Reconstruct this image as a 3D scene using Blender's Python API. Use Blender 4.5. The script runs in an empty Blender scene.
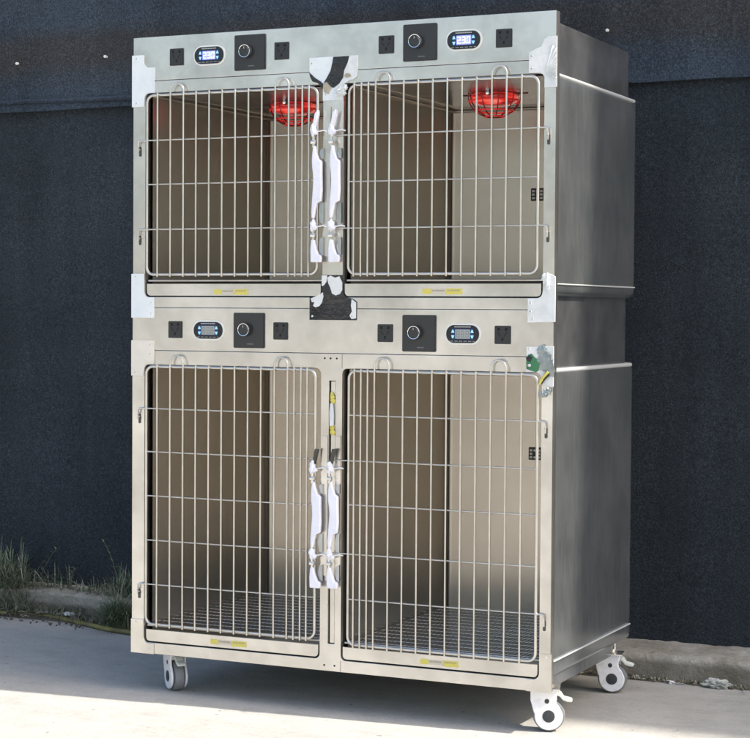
import bpy, bmesh, math, random
from mathutils import Vector, Matrix, noise
random.seed(7)
S = bpy.context.scene
C = S.collection
PI = math.pi
R = math.radians

# ------------------------------------------------------------------ camera
cam_d = bpy.data.cameras.new('camera'); cam = bpy.data.objects.new('camera', cam_d); C.objects.link(cam)
S.camera = cam
yaw, pitch, roll = -0.4380, -0.0313, 0.0062
fwd = Vector((math.sin(yaw)*math.cos(pitch), math.cos(yaw)*math.cos(pitch), math.sin(pitch)))
rt0 = Vector((math.cos(yaw), -math.sin(yaw), 0)); up0 = rt0.cross(fwd)
rt = math.cos(roll)*rt0 + math.sin(roll)*up0; up = -math.sin(roll)*rt0 + math.cos(roll)*up0
m = Matrix((rt, up, -fwd)).transposed().to_4x4(); m.translation = Vector((2.7639, -4.3343, 0.9446))
cam.matrix_world = m
cam_d.sensor_width = 36; cam_d.sensor_fit = 'HORIZONTAL'; cam_d.lens = 1857.1/750*36
cam_d.clip_start = 0.05; cam_d.clip_end = 500
S.render.resolution_x = 1024; S.render.resolution_y = 1008

# ------------------------------------------------------------------ light
sunv = Vector((0.90, 0.082, 1.0)).normalized()
w = bpy.data.worlds.new('World'); S.world = w; w.use_nodes = True
nt = w.node_tree; bg = nt.nodes['Background']
sky = nt.nodes.new('ShaderNodeTexSky'); sky.sky_type = 'NISHITA'; sky.sun_disc = False
sky.sun_elevation = math.asin(sunv.z); sky.sun_rotation = math.atan2(sunv.x, sunv.y)
sky.air_density = 1.3; sky.dust_density = 4.5; sky.ozone_density = 1.0
nt.links.new(sky.outputs[0], bg.inputs[0]); bg.inputs[1].default_value = 0.15
sd = bpy.data.lights.new('sun', 'SUN'); sd.energy = 3.5; sd.angle = R(0.53); sd.color = (1, .93, .82)
so = bpy.data.objects.new('sun', sd); C.objects.link(so)
so.rotation_euler = sunv.to_track_quat('Z', 'Y').to_euler(); so.location = (6, 1, 7)
S.view_settings.view_transform = 'Standard'; S.view_settings.look = 'None'
S.view_settings.exposure = 0.97; S.view_settings.gamma = 1

# ------------------------------------------------------------------ materials
def mat(name, col=(.5, .5, .5), rough=.5, metal=0.0, **k):
    mm = bpy.data.materials.new(name); mm.use_nodes = True
    b = mm.node_tree.nodes['Principled BSDF']
    b.inputs['Base Color'].default_value = (*col, 1); b.inputs['Roughness'].default_value = rough
    b.inputs['Metallic'].default_value = metal
    for a, v in k.items(): b.inputs[a.replace('_', ' ')].default_value = v
    return mm
def nz(mm, scale, detail=4, rough=.55, stretch=(1, 1, 1), coord='Object', loc=(0, 0, 0)):
    n = mm.node_tree.nodes; l = mm.node_tree.links
    tc = n.new('ShaderNodeTexCoord'); mp = n.new('ShaderNodeMapping'); mp.inputs['Scale'].default_value = stretch
    mp.inputs['Location'].default_value = loc
    t = n.new('ShaderNodeTexNoise'); t.inputs['Scale'].default_value = scale; t.inputs['Detail'].default_value = detail
    t.inputs['Roughness'].default_value = rough
    l.new(tc.outputs[coord], mp.inputs[0]); l.new(mp.outputs[0], t.inputs['Vector'])
    return t.outputs['Fac']
def ramp(mm, fac, stops):
    n = mm.node_tree.nodes; r = n.new('ShaderNodeValToRGB'); mm.node_tree.links.new(fac, r.inputs[0])
    e = r.color_ramp.elements
    while len(e) < len(stops): e.new(.5)
    for i, (p, c) in enumerate(stops):
        e[i].position = p; e[i].color = (*c, 1) if not isinstance(c, (int, float)) else (c, c, c, 1)
    return r.outputs[0]
def mix(mm, fac, a, b, mode='MIX'):
    n = mm.node_tree.nodes; x = n.new('ShaderNodeMix'); x.data_type = 'RGBA'; x.blend_type = mode
    l = mm.node_tree.links
    for s, v in ((x.inputs[0], fac), (x.inputs[6], a), (x.inputs[7], b)):
        if hasattr(v, 'is_output'): l.new(v, s)
        elif isinstance(v, (int, float)): s.default_value = v
        else: s.default_value = (*v, 1)
    return x.outputs[2]
def bump(mm, facs, dist=.001, strength=1):
    n = mm.node_tree.nodes; l = mm.node_tree.links; prev = None
    for f, d in facs:
        b = n.new('ShaderNodeBump'); b.inputs['Distance'].default_value = d; b.inputs['Strength'].default_value = strength
        l.new(f, b.inputs['Height'])
        if prev: l.new(prev, b.inputs['Normal'])
        prev = b.outputs[0]
    l.new(prev, n['Principled BSDF'].inputs['Normal'])
def setc(mm, sock, out): mm.node_tree.links.new(out, mm.node_tree.nodes['Principled BSDF'].inputs[sock])

def steel(name, lo, hi, r0, r1, metal, streak=(1, 1, 30), dent=0.0008, smudge=9, sk=.10):
    mm = mat(name, hi, r0, metal)
    a = nz(mm, smudge, 5, .6); b = nz(mm, 26, 3, .6, streak)
    c = mix(mm, ramp(mm, a, [(.32, 0), (.68, 1)]), lo, hi)
    c = mix(mm, sk, c, ramp(mm, b, [(.3, (.45, .45, .45)), (.7, (1, 1, 1))]), 'MULTIPLY')
    setc(mm, 'Base Color', c)
    rr = mix(mm, ramp(mm, b, [(.3, 0), (.7, 1)]), (r0,)*3, (r1,)*3)
    setc(mm, 'Roughness', rr)
    if dent: bump(mm, [(nz(mm, 3.2, 1.5, .4), dent)])
    return mm
M = {}
M['front'] = steel('front_steel', (.58, .56, .52), (.82, .795, .75), .25, .27, .93, (.5, .5, 40), .0012, 7, .02)
M['shell'] = steel('shell_steel', (.40, .43, .45), (.62, .65, .67), .20, .26, .87, (3, 3, .35), .0024, 6, .22)
M['housing'] = steel('housing_steel', (.20, .21, .225), (.33, .34, .355), .22, .26, .78, (5, 1, .8), .0025, 12, .05)
M['inner'] = steel('inner_steel', (.56, .51, .44), (.62, .57, .50), .25, .25, .82, (2, 2, .25), .0034, 3, .0)
M['ceil'] = steel('ceiling_steel', (.66, .60, .52), (.74, .68, .60), .006, .006, 1, (1, 1, 1), 0, 3, 0)
M['wire'] = steel('wire_steel', (.60, .58, .54), (.72, .70, .66), .29, .29, .95, (1, 1, 1), 0, 20)
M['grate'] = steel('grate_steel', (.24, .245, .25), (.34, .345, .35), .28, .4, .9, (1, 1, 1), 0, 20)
M['bright'] = steel('polished_steel', (.78, .77, .74), (.9, .89, .86), .12, .25, .9, (1, 1, 6), .003, 12)
M['darksteel'] = mat('dark_steel', (.09, .09, .085), .4, .7)
M['midsteel'] = mat('mid_grey_steel', (.26, .255, .24), .4, .8)
M['gap'] = mat('gap_dark', (.02, .02, .02), .7)
def film(name, c1, c2, dent=.004):
    mm = mat(name, c1, .28, 0); f = nz(mm, 14, 4, .6)
    setc(mm, 'Base Color', mix(mm, ramp(mm, f, [(.35, 0), (.65, 1)]), c1, c2))
    bump(mm, [(nz(mm, 22, 3, .6), dent), (nz(mm, 90, 2, .6), .0008)]); return mm
M['film'] = film('white_film', (.80, .81, .81), (.62, .65, .66), .003)
M['film_cool'] = film('cool_white_film', (.78, .82, .845), (.70, .75, .78), .0004)
M['film_warm'] = film('cream_film', (.76, .72, .64), (.68, .64, .57), .0006)
M['wrap'] = film('handle_wrap', (.86, .86, .93), (.78, .78, .88), .002)
M['crinkle'] = film('crinkled_clear_film', (.42, .47, .48), (.22, .25, .25), .006)
M['crinkle'].node_tree.nodes['Principled BSDF'].inputs['Metallic'].default_value = .5
M['dark_reflection_plastic'] = film('dark_reflection_and_plastic', (.012, .013, .016), (.035, .035, .038), .004)  # dark mirror reflections of the centre plates as colour; also tie and tape bubble
M['dark_reflection_plastic'].node_tree.nodes['Principled BSDF'].inputs['Roughness'].default_value = .10
M['film'].node_tree.nodes['Principled BSDF'].inputs['Roughness'].default_value = .16
M['film_tan'] = film('tan_film', (.50, .46, .36), (.30, .26, .18), .004)
M['film_green'] = film('green_tape', (.03, .16, .07), (.06, .24, .11), .004)
M['plastic'] = mat('black_plastic', (.022, .023, .025), .38)
M['hole'] = mat('socket_hole', (.004, .004, .004), .8)
M['panelblack'] = mat('knob_plate_black', (.028, .029, .031), .3)
M['chrome'] = mat('chrome', (.85, .85, .86), .12, 1)
M['greytext'] = mat('grey_print', (.16, .16, .16), .5)
M['lighttext'] = mat('light_print', (.45, .47, .48), .5)
M['dispblack'] = mat('display_face', (.012, .016, .022), .15)
M['dispblue'] = mat('display_navy', (.008, .03, .10), .3)
M['bezel'] = mat('bezel_white', (.78, .79, .77), .35)
M['lcd_on'] = mat('lcd_lit', (.3, .32, .6), .3, 0, Emission_Color=(.26, .28, .95, 1), Emission_Strength=.40)
M['lcd_digit'] = mat('lcd_digit_lit', (.8, .9, 1), .3, 0, Emission_Color=(.75, .92, 1, 1), Emission_Strength=.6)
M['lcd_off'] = mat('lcd_unlit', (.36, .38, .37), .3)
M['seg_off'] = mat('lcd_segment_unlit', (.22, .23, .23), .4)
M['btn'] = mat('button_blue', (.25, .5, .75), .3, 0, Emission_Color=(.22, .55, .95, 1), Emission_Strength=.35)
M['yellow'] = mat('yellow_label', (.66, .58, .13), .45)
M['labelmid'] = mat('faded_label', (.60, .54, .44), .5)
M['labeltext'] = mat('label_print', (.33, .30, .22), .5)
M['lamp'] = mat('red_lamp_glass', (.85, .045, .035), .10, 0, Emission_Color=(1, .10, .07, 1), Emission_Strength=.30, Coat_Weight=1.0, Coat_Roughness=.03)
lm = M['lamp'].node_tree; lt = lm.nodes.new('ShaderNodeTexNoise'); ltc = lm.nodes.new('ShaderNodeTexCoord'); lmp = lm.nodes.new('ShaderNodeMapping'); lmp.inputs['Scale'].default_value = (14, 14, 70)
lm.links.new(ltc.outputs['Object'], lmp.inputs[0]); lm.links.new(lmp.outputs[0], lt.inputs['Vector']); lt.inputs['Scale'].default_value = 1; lt.inputs['Detail'].default_value = 1
lc = ramp(M['lamp'], lt.outputs['Fac'], [(.40, (.30, .012, .012)), (.52, (1, .06, .045)), (.66, (1, .32, .26))]); lm.links.new(lc, lm.nodes['Principled BSDF'].inputs['Emission Color']); lm.links.new(lc, lm.nodes['Principled BSDF'].inputs['Base Color'])
M['lampdark'] = mat('lamp_collar', (.10, .02, .02), .3, .3)
M['lampwire'] = mat('red_wire', (.8, .03, .03), .25, 0, Emission_Color=(1, .04, .03, 1), Emission_Strength=.10)
M['lampred2'] = mat('dark_red_wire', (.30, .015, .015), .25, .4)
M['edge'] = mat('edge_highlight_steel', (.86, .89, .90), .25, .45)  # highlight on shell edges and side seams put into a paler base colour
M['white'] = mat('white_nylon', (.80, .80, .83), .38)
M['paleplastic'] = mat('pedal_plastic', (.62, .66, .62), .4)
M['tyre'] = mat('grey_tyre', (.21, .22, .23), .6)
M['hub'] = mat('hub_cap', (.035, .038, .042), .45)
# dirt on white caster plastic
bm_ = nz(M['white'], 40, 4); setc(M['white'], 'Base Color', mix(M['white'], ramp(M['white'], bm_, [(.5, 0), (.75, 1)]), (.82, .82, .85), (.62, .62, .62)))

# concrete ground
g = mat('concrete_ground', (.4, .4, .38), .85); M['ground'] = g
f1 = nz(g, 1.3, 6, .6); f2 = nz(g, 14, 6, .65); f3 = nz(g, 130, 4, .7); f4 = nz(g, 2.2, 5, .6, (1, 7, 1), loc=(3, 1, 0))
c = mix(g, ramp(g, f1, [(.35, 0), (.65, 1)]), (.425, .415, .39), (.47, .46, .435))
c = mix(g, .55, c, ramp(g, f2, [(.3, (.78, .78, .78)), (.5, (1, 1, 1)), (.72, (1.1, 1.1, 1.1))]), 'MULTIPLY')
c = mix(g, .5, c, ramp(g, f3, [(.3, (.72, .72, .72)), (.6, (1.05, 1.05, 1.05))]), 'MULTIPLY')
c = mix(g, .35, c, ramp(g, f4, [(.35, (.80, .81, .83)), (.6, (1.05, 1.05, 1.05))]), 'MULTIPLY')
f5 = nz(g, 30, 2, .5, loc=(9, 2, 0)); c = mix(g, ramp(g, f5, [(.71, 0), (.76, .7)]), c, (.12, .12, .12))
setc(g, 'Base Color', c); bump(g, [(f2, .003), (f3, .0012)])
# kerb
k = mat('kerb_concrete', (.3, .3, .28), .95); M['kerb'] = k
f1 = nz(k, 6, 6, .7); f2 = nz(k, 70, 4, .7)
c = mix(k, ramp(k, f1, [(.35, 0), (.65, 1)]), (.24, .22, .175), (.42, .405, .365))
c = mix(k, .6, c, ramp(k, f2, [(.3, (.55, .55, .55)), (.65, (1.15, 1.15, 1.15))]), 'MULTIPLY')
sx = k.node_tree.nodes.new('ShaderNodeSeparateXYZ'); tc = k.node_tree.nodes.new('ShaderNodeTexCoord')
k.node_tree.links.new(tc.outputs['Object'], sx.inputs[0])
mr = k.node_tree.nodes.new('ShaderNodeMapRange'); mr.inputs[1].default_value = -.062; mr.inputs[2].default_value = -.045
k.node_tree.links.new(sx.outputs['Z'], mr.inputs[0])
c = mix(k, mr.outputs[0], mix(k, .65, c, (.085, .075, .055)), c)       # soil stained face below a cleaner top
setc(k, 'Base Color', c); bump(k, [(f1, .010), (f2, .005)])
# cloth
def cloth(name, a, b, brown):
    mm = mat(name, a, .95); q = nz(mm, 230, 3, .85); q2 = nz(mm, 80, 5, .8); L = nz(mm, 1.1, 4, .6, (1, 1, 2.6)); V = nz(mm, 2.6, 4, .6, (3, 1, .35))
    c = mix(mm, ramp(mm, L, [(.38, 0), (.62, 1)]), a, b)
    if brown:
        sx = mm.node_tree.nodes.new('ShaderNodeSeparateXYZ'); tc = mm.node_tree.nodes.new('ShaderNodeTexCoord')
        mm.node_tree.links.new(tc.outputs['Object'], sx.inputs[0])
        ad = mm.node_tree.nodes.new('ShaderNodeMath'); ad.operation = 'MULTIPLY_ADD'; ad.inputs[1].default_value = .10
        mm.node_tree.links.new(nz(mm, 2.2, 4), ad.inputs[0]); mm.node_tree.links.new(sx.outputs['Z'], ad.inputs[2])
        band = ramp(mm, ad.outputs[0], [(0, 0), (1, 0)]); 
        mr = mm.node_tree.nodes.new('ShaderNodeMapRange'); mr.inputs[1].default_value = 1.60; mr.inputs[2].default_value = 2.10
        mm.node_tree.links.new(ad.outputs[0], mr.inputs[0])
        band = ramp(mm, mr.outputs[0], [(.28, 0), (.46, .8), (.62, .8), (.74, 0)])
        c = mix(mm, band, c, brown)
    c = mix(mm, .8, c, ramp(mm, q, [(.36, (.35, .35, .35)), (.5, (.85, .85, .85)), (.66, (2.0, 2.0, 2.05))]), 'MULTIPLY')
    c = mix(mm, .6, c, ramp(mm, q2, [(.35, (.6, .6, .6)), (.65, (1.4, 1.4, 1.4))]), 'MULTIPLY')
    c = mix(mm, .5, c, ramp(mm, V, [(.35, (.7, .7, .7)), (.65, (1.25, 1.25, 1.25))]), 'MULTIPLY')
    setc(mm, 'Base Color', c); bump(mm, [(q2, .004), (q, .002)])
    mm.node_tree.nodes['Principled BSDF'].inputs['Specular IOR Level'].default_value = .25
    return mm
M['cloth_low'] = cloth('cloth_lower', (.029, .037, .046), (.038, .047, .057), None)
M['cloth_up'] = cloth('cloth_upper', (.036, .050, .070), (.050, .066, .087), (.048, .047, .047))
M['nail'] = mat('nail_head', (.8, .8, .75), .4)
h = mat('hose_rubber', (.20, .17, .05), .55); M['hose'] = h
setc(h, 'Base Color', mix(h, ramp(h, nz(h, 12, 4), [(.4, 0), (.6, 1)]), (.30, .26, .08), (.15, .13, .055)))
def leaf(name, a, b):
    mm = mat(name, a, .6); oi = mm.node_tree.nodes.new('ShaderNodeTexCoord')
    setc(mm, 'Base Color', mix(mm, ramp(mm, nz(mm, 35, 3), [(.35, 0), (.65, 1)]), a, b)); return mm
M['grass'] = leaf('grass_green', (.07, .105, .06), (.20, .24, .14))
M['straw'] = leaf('grass_dry', (.22, .21, .16), (.42, .40, .33))
M['soil'] = leaf('soil', (.07, .06, .045), (.14, .12, .09))
M['paper'] = mat('litter_white', (.7, .7, .72), .6)
M['wrapper'] = film('wrapper_film', (.55, .56, .54), (.3, .31, .28))
M['blueplastic'] = mat('litter_blue', (.25, .3, .5), .4)

# ------------------------------------------------------------------ mesh building
class MB:
    def __init__(s): s.v = []; s.f = []; s.mi = []; s.cur = 0
    def mat(s, i): s.cur = i; return s
    def add(s, vs, fs):
        o = len(s.v); s.v += [tuple(v) for v in vs]
        for f in fs: s.f.append([o+i for i in f]); s.mi.append(s.cur)
    def box(s, x0, x1, y0, y1, z0, z1):
        s.add([(x0,y0,z0),(x1,y0,z0),(x1,y1,z0),(x0,y1,z0),(x0,y0,z1),(x1,y0,z1),(x1,y1,z1),(x0,y1,z1)],
              [(3,2,1,0),(4,5,6,7),(0,1,5,4),(1,2,6,5),(2,3,7,6),(3,0,4,7)]); return s
    def prism(s, pts, y0, y1):           # polygon in x-z, y0 = front (toward -y)
        n = len(pts); a = sum(pts[i][0]*pts[(i+1)%n][1]-pts[(i+1)%n][0]*pts[i][1] for i in range(n))
        if a < 0: pts = pts[::-1]
        s.add([(x,y0,z) for x,z in pts]+[(x,y1,z) for x,z in pts],
              [list(range(n)), list(range(2*n-1, n-1, -1))]+[(i, n+i, n+(i+1)%n, (i+1)%n) for i in range(n)]); return s
    def tube(s, path, r, seg=8, closed=False, r1=None):
        P = [Vector(p) for p in path]; n = len(P); rings = []
        prev = None
        for i in range(n):
            if closed: t = (P[(i+1)%n]-P[i-1]).normalized()
            else: t = (P[min(i+1, n-1)]-P[max(i-1, 0)]).normalized()
            if prev is None:
                a = Vector((0,0,1)) if abs(t.z) < .9 else Vector((0,1,0)); u = t.cross(a).normalized()
            else:
                u = (prev - t*prev.dot(t)).normalized()
            prev = u; w_ = t.cross(u)
            rr = r if r1 is None else r+(r1-r)*i/(n-1)
            rings.append([P[i]+rr*(math.cos(2*PI*k/seg)*u+math.sin(2*PI*k/seg)*w_) for k in range(seg)])
        vs = [v for rg in rings for v in rg]; fs = []
        for i in range(n if closed else n-1):
            j = (i+1) % n
            for k in range(seg): fs.append((i*seg+k, i*seg+(k+1)%seg, j*seg+(k+1)%seg, j*seg+k))
        if not closed: fs.append(list(range(seg))[::-1]); fs.append([(n-1)*seg+k for k in range(seg)])
        s.add(vs, fs); return s
    def lathe(s, prof, c=(0,0,0), axis='z', seg=32, caps=True):
        rings = []
        for r, h_ in prof:
            rg = []
            for k in range(seg):
                a = 2*PI*k/seg; p = (r*math.cos(a), r*math.sin(a), h_)
                if axis == 'y': p = (p[0], p[2], p[1])
                if axis == 'x': p = (p[2], p[0], p[1])
                rg.append((p[0]+c[0], p[1]+c[1], p[2]+c[2]))
            rings.append(rg)
        fs = []
        for i in range(len(prof)-1):
            for k in range(seg): fs.append((i*seg+k, i*seg+(k+1)%seg, (i+1)*seg+(k+1)%seg, (i+1)*seg+k))
        if caps: fs.append(list(range(seg))[::-1]); fs.append([(len(prof)-1)*seg+k for k in range(seg)])
        s.add([v for rg in rings for v in rg], fs); return s
    def blob(s, c, r, sq=(1,1,1), seed=0, amp=.3):
        bm = bmesh.new(); bmesh.ops.create_icosphere(bm, subdivisions=3, radius=1)
        vs = []
        for v in bm.verts:
            d = 1+amp*noise.noise(v.co*1.7+Vector((seed*3.1, seed, 0)))
            vs.append((c[0]+v.co.x*d*r*sq[0], c[1]+v.co.y*d*r*sq[1], c[2]+v.co.z*d*r*sq[2]))
        s.add(vs, [[v.index for v in f.verts] for f in bm.faces]); bm.free(); return s
    def rbox(s, x0, x1, y0, y1, z0, z1, b=.001):
        bm = bmesh.new(); bmesh.ops.create_cube(bm, size=1)
        for v in bm.verts: v.co = Vector(((x0+x1)/2+v.co.x*(x1-x0), (y0+y1)/2+v.co.y*(y1-y0), (z0+z1)/2+v.co.z*(z1-z0)))
        bmesh.ops.bevel(bm, geom=bm.edges[:], offset=b, segments=2, affect='EDGES')
        bm.verts.index_update()
        s.add([v.co[:] for v in bm.verts], [[v.index for v in f.verts] for f in bm.faces]); bm.free(); return s
ROOT = Vector((0.61, 0.35, -0.11))
def build(mb, name, mats, parent=None, world=True, loc=None, rot=None, smooth=True, angle=35, fix=True):
    me = bpy.data.meshes.new(name)
    off = ROOT if (world and parent is not None) else Vector((0,0,0))
    me.from_pydata([(v[0]-off.x, v[1]-off.y, v[2]-off.z) for v in mb.v], [], mb.f); me.update()
    if not isinstance(mats, (list, tuple)): mats = [mats]
    for q in mats: me.materials.append(q if not isinstance(q, str) else M[q])
    for p, i in zip(me.polygons, mb.mi): p.material_index = i; p.use_smooth = smooth
    if fix:
        bm = bmesh.new(); bm.from_mesh(me); bmesh.ops.recalc_face_normals(bm, faces=bm.faces[:]); bm.to_mesh(me); bm.free()
    if smooth: me.set_sharp_from_angle(angle=R(angle))
    o = bpy.data.objects.new(name, me); C.objects.link(o)
    if parent is not None: o.parent = parent
    if loc is not None: o.location = loc
    if rot is not None: o.rotation_euler = rot
    return o
def tag(o, label=None, cat=None, group=None, kind=None):
    for a, v in (('label', label), ('category', cat), ('group', group), ('kind', kind)):
        if v: o[a] = v
    return o
def empty(name, loc):
    o = bpy.data.objects.new(name, None); C.objects.link(o); o.location = loc; o.empty_display_size = .05; return o
def rrect(x0, x1, z0, z1, r, n=6, corners=(1,1,1,1)):   # corners: bl br tr tl
    out = []
    for (cx, cz, a0, on) in ((x0+r, z0+r, PI, corners[0]), (x1-r, z0+r, 1.5*PI, corners[1]), (x1-r, z1-r, 0, corners[2]), (x0+r, z1-r, .5*PI, corners[3])):
        if on:
            for i in range(n+1):
                a = a0+.5*PI*i/n; out.append((cx+r*math.cos(a), cz+r*math.sin(a)))
        else:
            out.append((cx+r*math.copysign(1, math.cos(a0+PI/4)), cz+r*math.copysign(1, math.sin(a0+PI/4))))
    return out
def plate(name, outer, holes, y0, y1, mats, parent, bev=.0008):
    """flat sheet with holes in the x-z plane, between y0 (front) and y1"""
    cu = bpy.data.curves.new(name, 'CURVE'); cu.dimensions = '2D'; cu.fill_mode = 'BOTH'
    cu.extrude = (y1-y0)/2-bev; cu.bevel_depth = bev; cu.bevel_resolution = 1; cu.offset = -bev
    for poly in [outer]+list(holes):
        sp = cu.splines.new('POLY'); sp.points.add(len(poly)-1); sp.use_cyclic_u = True
        for p, (x, z) in zip(sp.points, poly): p.co = (x, z, 0, 1)
    t = bpy.data.objects.new('tmp', cu); C.objects.link(t)
    dg = bpy.context.evaluated_depsgraph_get(); me = bpy.data.meshes.new_from_object(t.evaluated_get(dg))
    bpy.data.objects.remove(t)
    ym = (y0+y1)/2
    for v in me.vertices: v.co = Vector((v.co.x, ym-v.co.z, v.co.y))-ROOT
    me.name = name; me.materials.clear()
    me.materials.append(M[mats])
    bm = bmesh.new(); bm.from_mesh(me); bmesh.ops.recalc_face_normals(bm, faces=bm.faces[:]); bm.to_mesh(me); bm.free()
    for p in me.polygons: p.use_smooth = True
    me.set_sharp_from_angle(angle=R(25))
    o = bpy.data.objects.new(name, me); C.objects.link(o); o.parent = parent; return o

# ================================================================== SETTING
b = MB(); b.box(-60, 80, -90, 60, -.3, -.11)
gnd = build(b, 'ground', 'ground', smooth=False); tag(gnd, 'pale concrete ground, shaded behind and sunlit in front', kind='structure')
# kerb with a worn edge
b = MB(); nx = 700; prof = [(.795, -.115), (.803, -.085), (.808, -.060), (.815, -.042), (.83, -.036), (.88, -.034), (.94, -.033), (1.03, -.031)]
X0, X1 = -3.5, 4.5; vs = []
for i in range(nx+1):
    x = X0+(X1-X0)*i/nx
    rise = .022*max(0, min(1, (.2-x)/1.2))
    for j, (y, z) in enumerate(prof):
        n1 = noise.noise(Vector((x*7, y*9, z*9))); n2 = noise.noise(Vector((x*38, y*40, z*40)))
        t_ = max(0, min(1, (-.35-x)/.55)); back = .105*t_*t_*(3-2*t_)*(1-j/(len(prof)-1))
        vs.append((x, y+back+.010*n1+.005*n2, z+(rise if j > 1 else 0)+.006*n1*(j > 1)+.004*n2*(j > 0)))
P = len(prof)
b.add(vs, [(i*P+j, (i+1)*P+j, (i+1)*P+j+1, i*P+j+1) for i in range(nx) for j in range(P-1)])
kerb = build(b, 'kerb', 'kerb', angle=80, fix=False); tag(kerb, 'low worn concrete kerb along the foot of the dark wall', kind='structure')
for sx_, lb in (((-9, -3.5), 'left outer run of the concrete kerb'), ((4.5, 16), 'right outer run of the concrete kerb')):
    b = MB(); b.box(sx_[0], sx_[1], .85, 1.03, -.115, -.033)
    ko = build(b, 'kerb', 'kerb', smooth=False); tag(ko, lb, kind='structure')

# wall (tall; its far top edge casts the shade on the yard)
b = MB(); b.box(-9, 24, 1.03, 1.45, -.115, 10.25)
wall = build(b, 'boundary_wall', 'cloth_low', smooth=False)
tag(wall, 'tall wall covered in dark blue grey felt cloth behind the steel cage', 'wall')
def sheet(name, x0, x1, z0, z1, y, amp, m_, nx, nz_, lip=0):
    b = MB(); vs = []
    for i in range(nx+1):
        for j in range(nz_+1):
            x = x0+(x1-x0)*i/nx; z = z0+(z1-z0)*j/nz_
            d = amp*(noise.noise(Vector((x*1.6, 3, z*1.1)))+.55*noise.noise(Vector((x*5, 1, z*2.2)))+.2*noise.noise(Vector((x*14, 1, z*9))))
            if lip:
                e = max(0, 1-(z-z0)/.07); d -= lip*e*e*(.6+.5*noise.noise(Vector((x*3, 9, 0))))
            zz = z + (.006*noise.noise(Vector((x*2.3, 5, 0))) if j == 0 else 0)
            vs.append((x, y+d, zz))
    b.add(vs, [(i*(nz_+1)+j, (i+1)*(nz_+1)+j, (i+1)*(nz_+1)+j+1, i*(nz_+1)+j+1) for i in range(nx) for j in range(nz_)])
    o = build(b, name, m_, angle=80, fix=False); o.parent = wall; return o
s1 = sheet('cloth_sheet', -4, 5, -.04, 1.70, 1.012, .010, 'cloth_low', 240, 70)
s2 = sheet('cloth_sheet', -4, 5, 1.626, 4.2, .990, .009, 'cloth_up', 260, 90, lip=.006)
tag(s2, 'upper cloth sheet, bluer and lapping over the lower one')
# raised crease that runs above the lap on the left
b = MB(); path = []
for i in range(60):
    x = -2.2+i*.033; path.append((x, .986, 1.655+.004*math.sin(x*5)+.006*noise.noise(Vector((x*3, 0, 0)))))
b.tube(path, .009, 8); cr = build(b, 'cloth_crease', 'cloth_up'); cr.parent = wall
for p in ((-1.1009, 1.7924), (-.7396, 1.7977), (1.0293, 1.7827)):
    b = MB(); b.lathe([(.001, -.004), (.0045, -.003), (.005, 0), (.004, .01)], (p[0], .982, p[1]), 'y', 12)
    o = build(b, 'nail_head', 'nail'); o.parent = wall

# hose
b = MB(); pts = [(-2.6, .93), (-1.9, .90), (-1.45, .885), (-1.10, .884), (-.98, .893), (-.8575, .888), (-.76, .85), (-.6886, .820), (-.5765, .772), (-.4821, .754), (-.35, .752), (-.1, .762), (.2, .770), (.5, .765), (.75, .772)]
pp = []
for i in range(len(pts)-1):
    p0 = Vector(pts[max(i-1, 0)]); p1 = Vector(pts[i]); p2 = Vector(pts[i+1]); p3 = Vector(pts[min(i+2, len(pts)-1)])
    for k_ in range(8):
        t = k_/8; q = .5*((2*p1)+(-p0+p2)*t+(2*p0-5*p1+4*p2-p3)*t*t+(-p0+3*p1-3*p2+p3)*t**3)
        pp.append((q.x, q.y-.006, -.101+.003*noise.noise(Vector((q.x*6, 0, 0)))))
b.tube(pp, .0080, 10); ho = build(b, 'garden_hose', 'hose'); tag(ho, 'thin dirty yellow hose lying along the foot of the kerb', 'hose')

# ------------------------------------------------------------------ weeds and litter
def blade(b, base, ht, lean, ang, wd, droop=.6, n=7):
    d = Vector((math.cos(ang), math.sin(ang), 0)); side = Vector((-d.y, d.x, 0)); vs = []
    for i in range(n+1):
        t = i/n; p = Vector(base)+d*(lean*t**1.6)+Vector((0, 0, ht*(t-droop*.5*t**3)))
        w_ = wd*(1-t**1.5)*.5+.0003
        vs += [p-side*w_, p+side*w_]
    b.add(vs, [(2*i, 2*i+1, 2*i+3, 2*i+2) for i in range(n)])
def tuft(label, cx, cy, cz, n, ht, sp, lean, dry=.3, wd=.005, seed=1):
    random.seed(seed); b = MB()
    for i in range(n):
        b.mat(1 if random.random() < dry else 0)
        a = random.uniform(0, 2*PI); r_ = sp*math.sqrt(random.random())
        bx, by = r_*math.cos(a), .45*r_*math.sin(a)
        hh = ht*random.uniform(.35, 1.05)*(1-.35*(r_/sp)**2)
        y_lim = .975-cy
        la = random.uniform(0, 2*PI); ln = lean*random.uniform(.2, 1.1)
        if by+ln*math.sin(la) > y_lim: la = -abs(la if math.sin(la) < 0 else PI-la+PI)
        if by+ln*math.sin(la) > y_lim: ln *= .2
        blade(b, (bx, by, 0), hh, ln, la, wd*random.uniform(.5, 1.2), random.uniform(.3, 1.3))
    o = build(b, 'grass_tuft', ['grass', 'straw'], loc=(cx, cy, cz), angle=180, fix=False)
    tag(o, label, 'weed', 'weeds growing along the kerb'); return o
tuft('tall bushy grass tuft at the left edge of the photo', -1.13, .925, -.06, 620, .30, .13, .23, .25, .0040, 3)
tuft('broad leafy half of the grass clump spilling over the kerb at far left', -1.03, .915, -.09, 380, .22, .10, .14, .35, .0034, 13)
tuft('dense upright green tuft right beside the cage corner', -.565, .80, -.108, 520, .205, .055, .12, .16, .0040, 4)
tuft('bushy green tuft on the kerb behind the dense upright one', -.60, .93, -.03, 300, .17, .08, .09, .22, .0034, 14)
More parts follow.
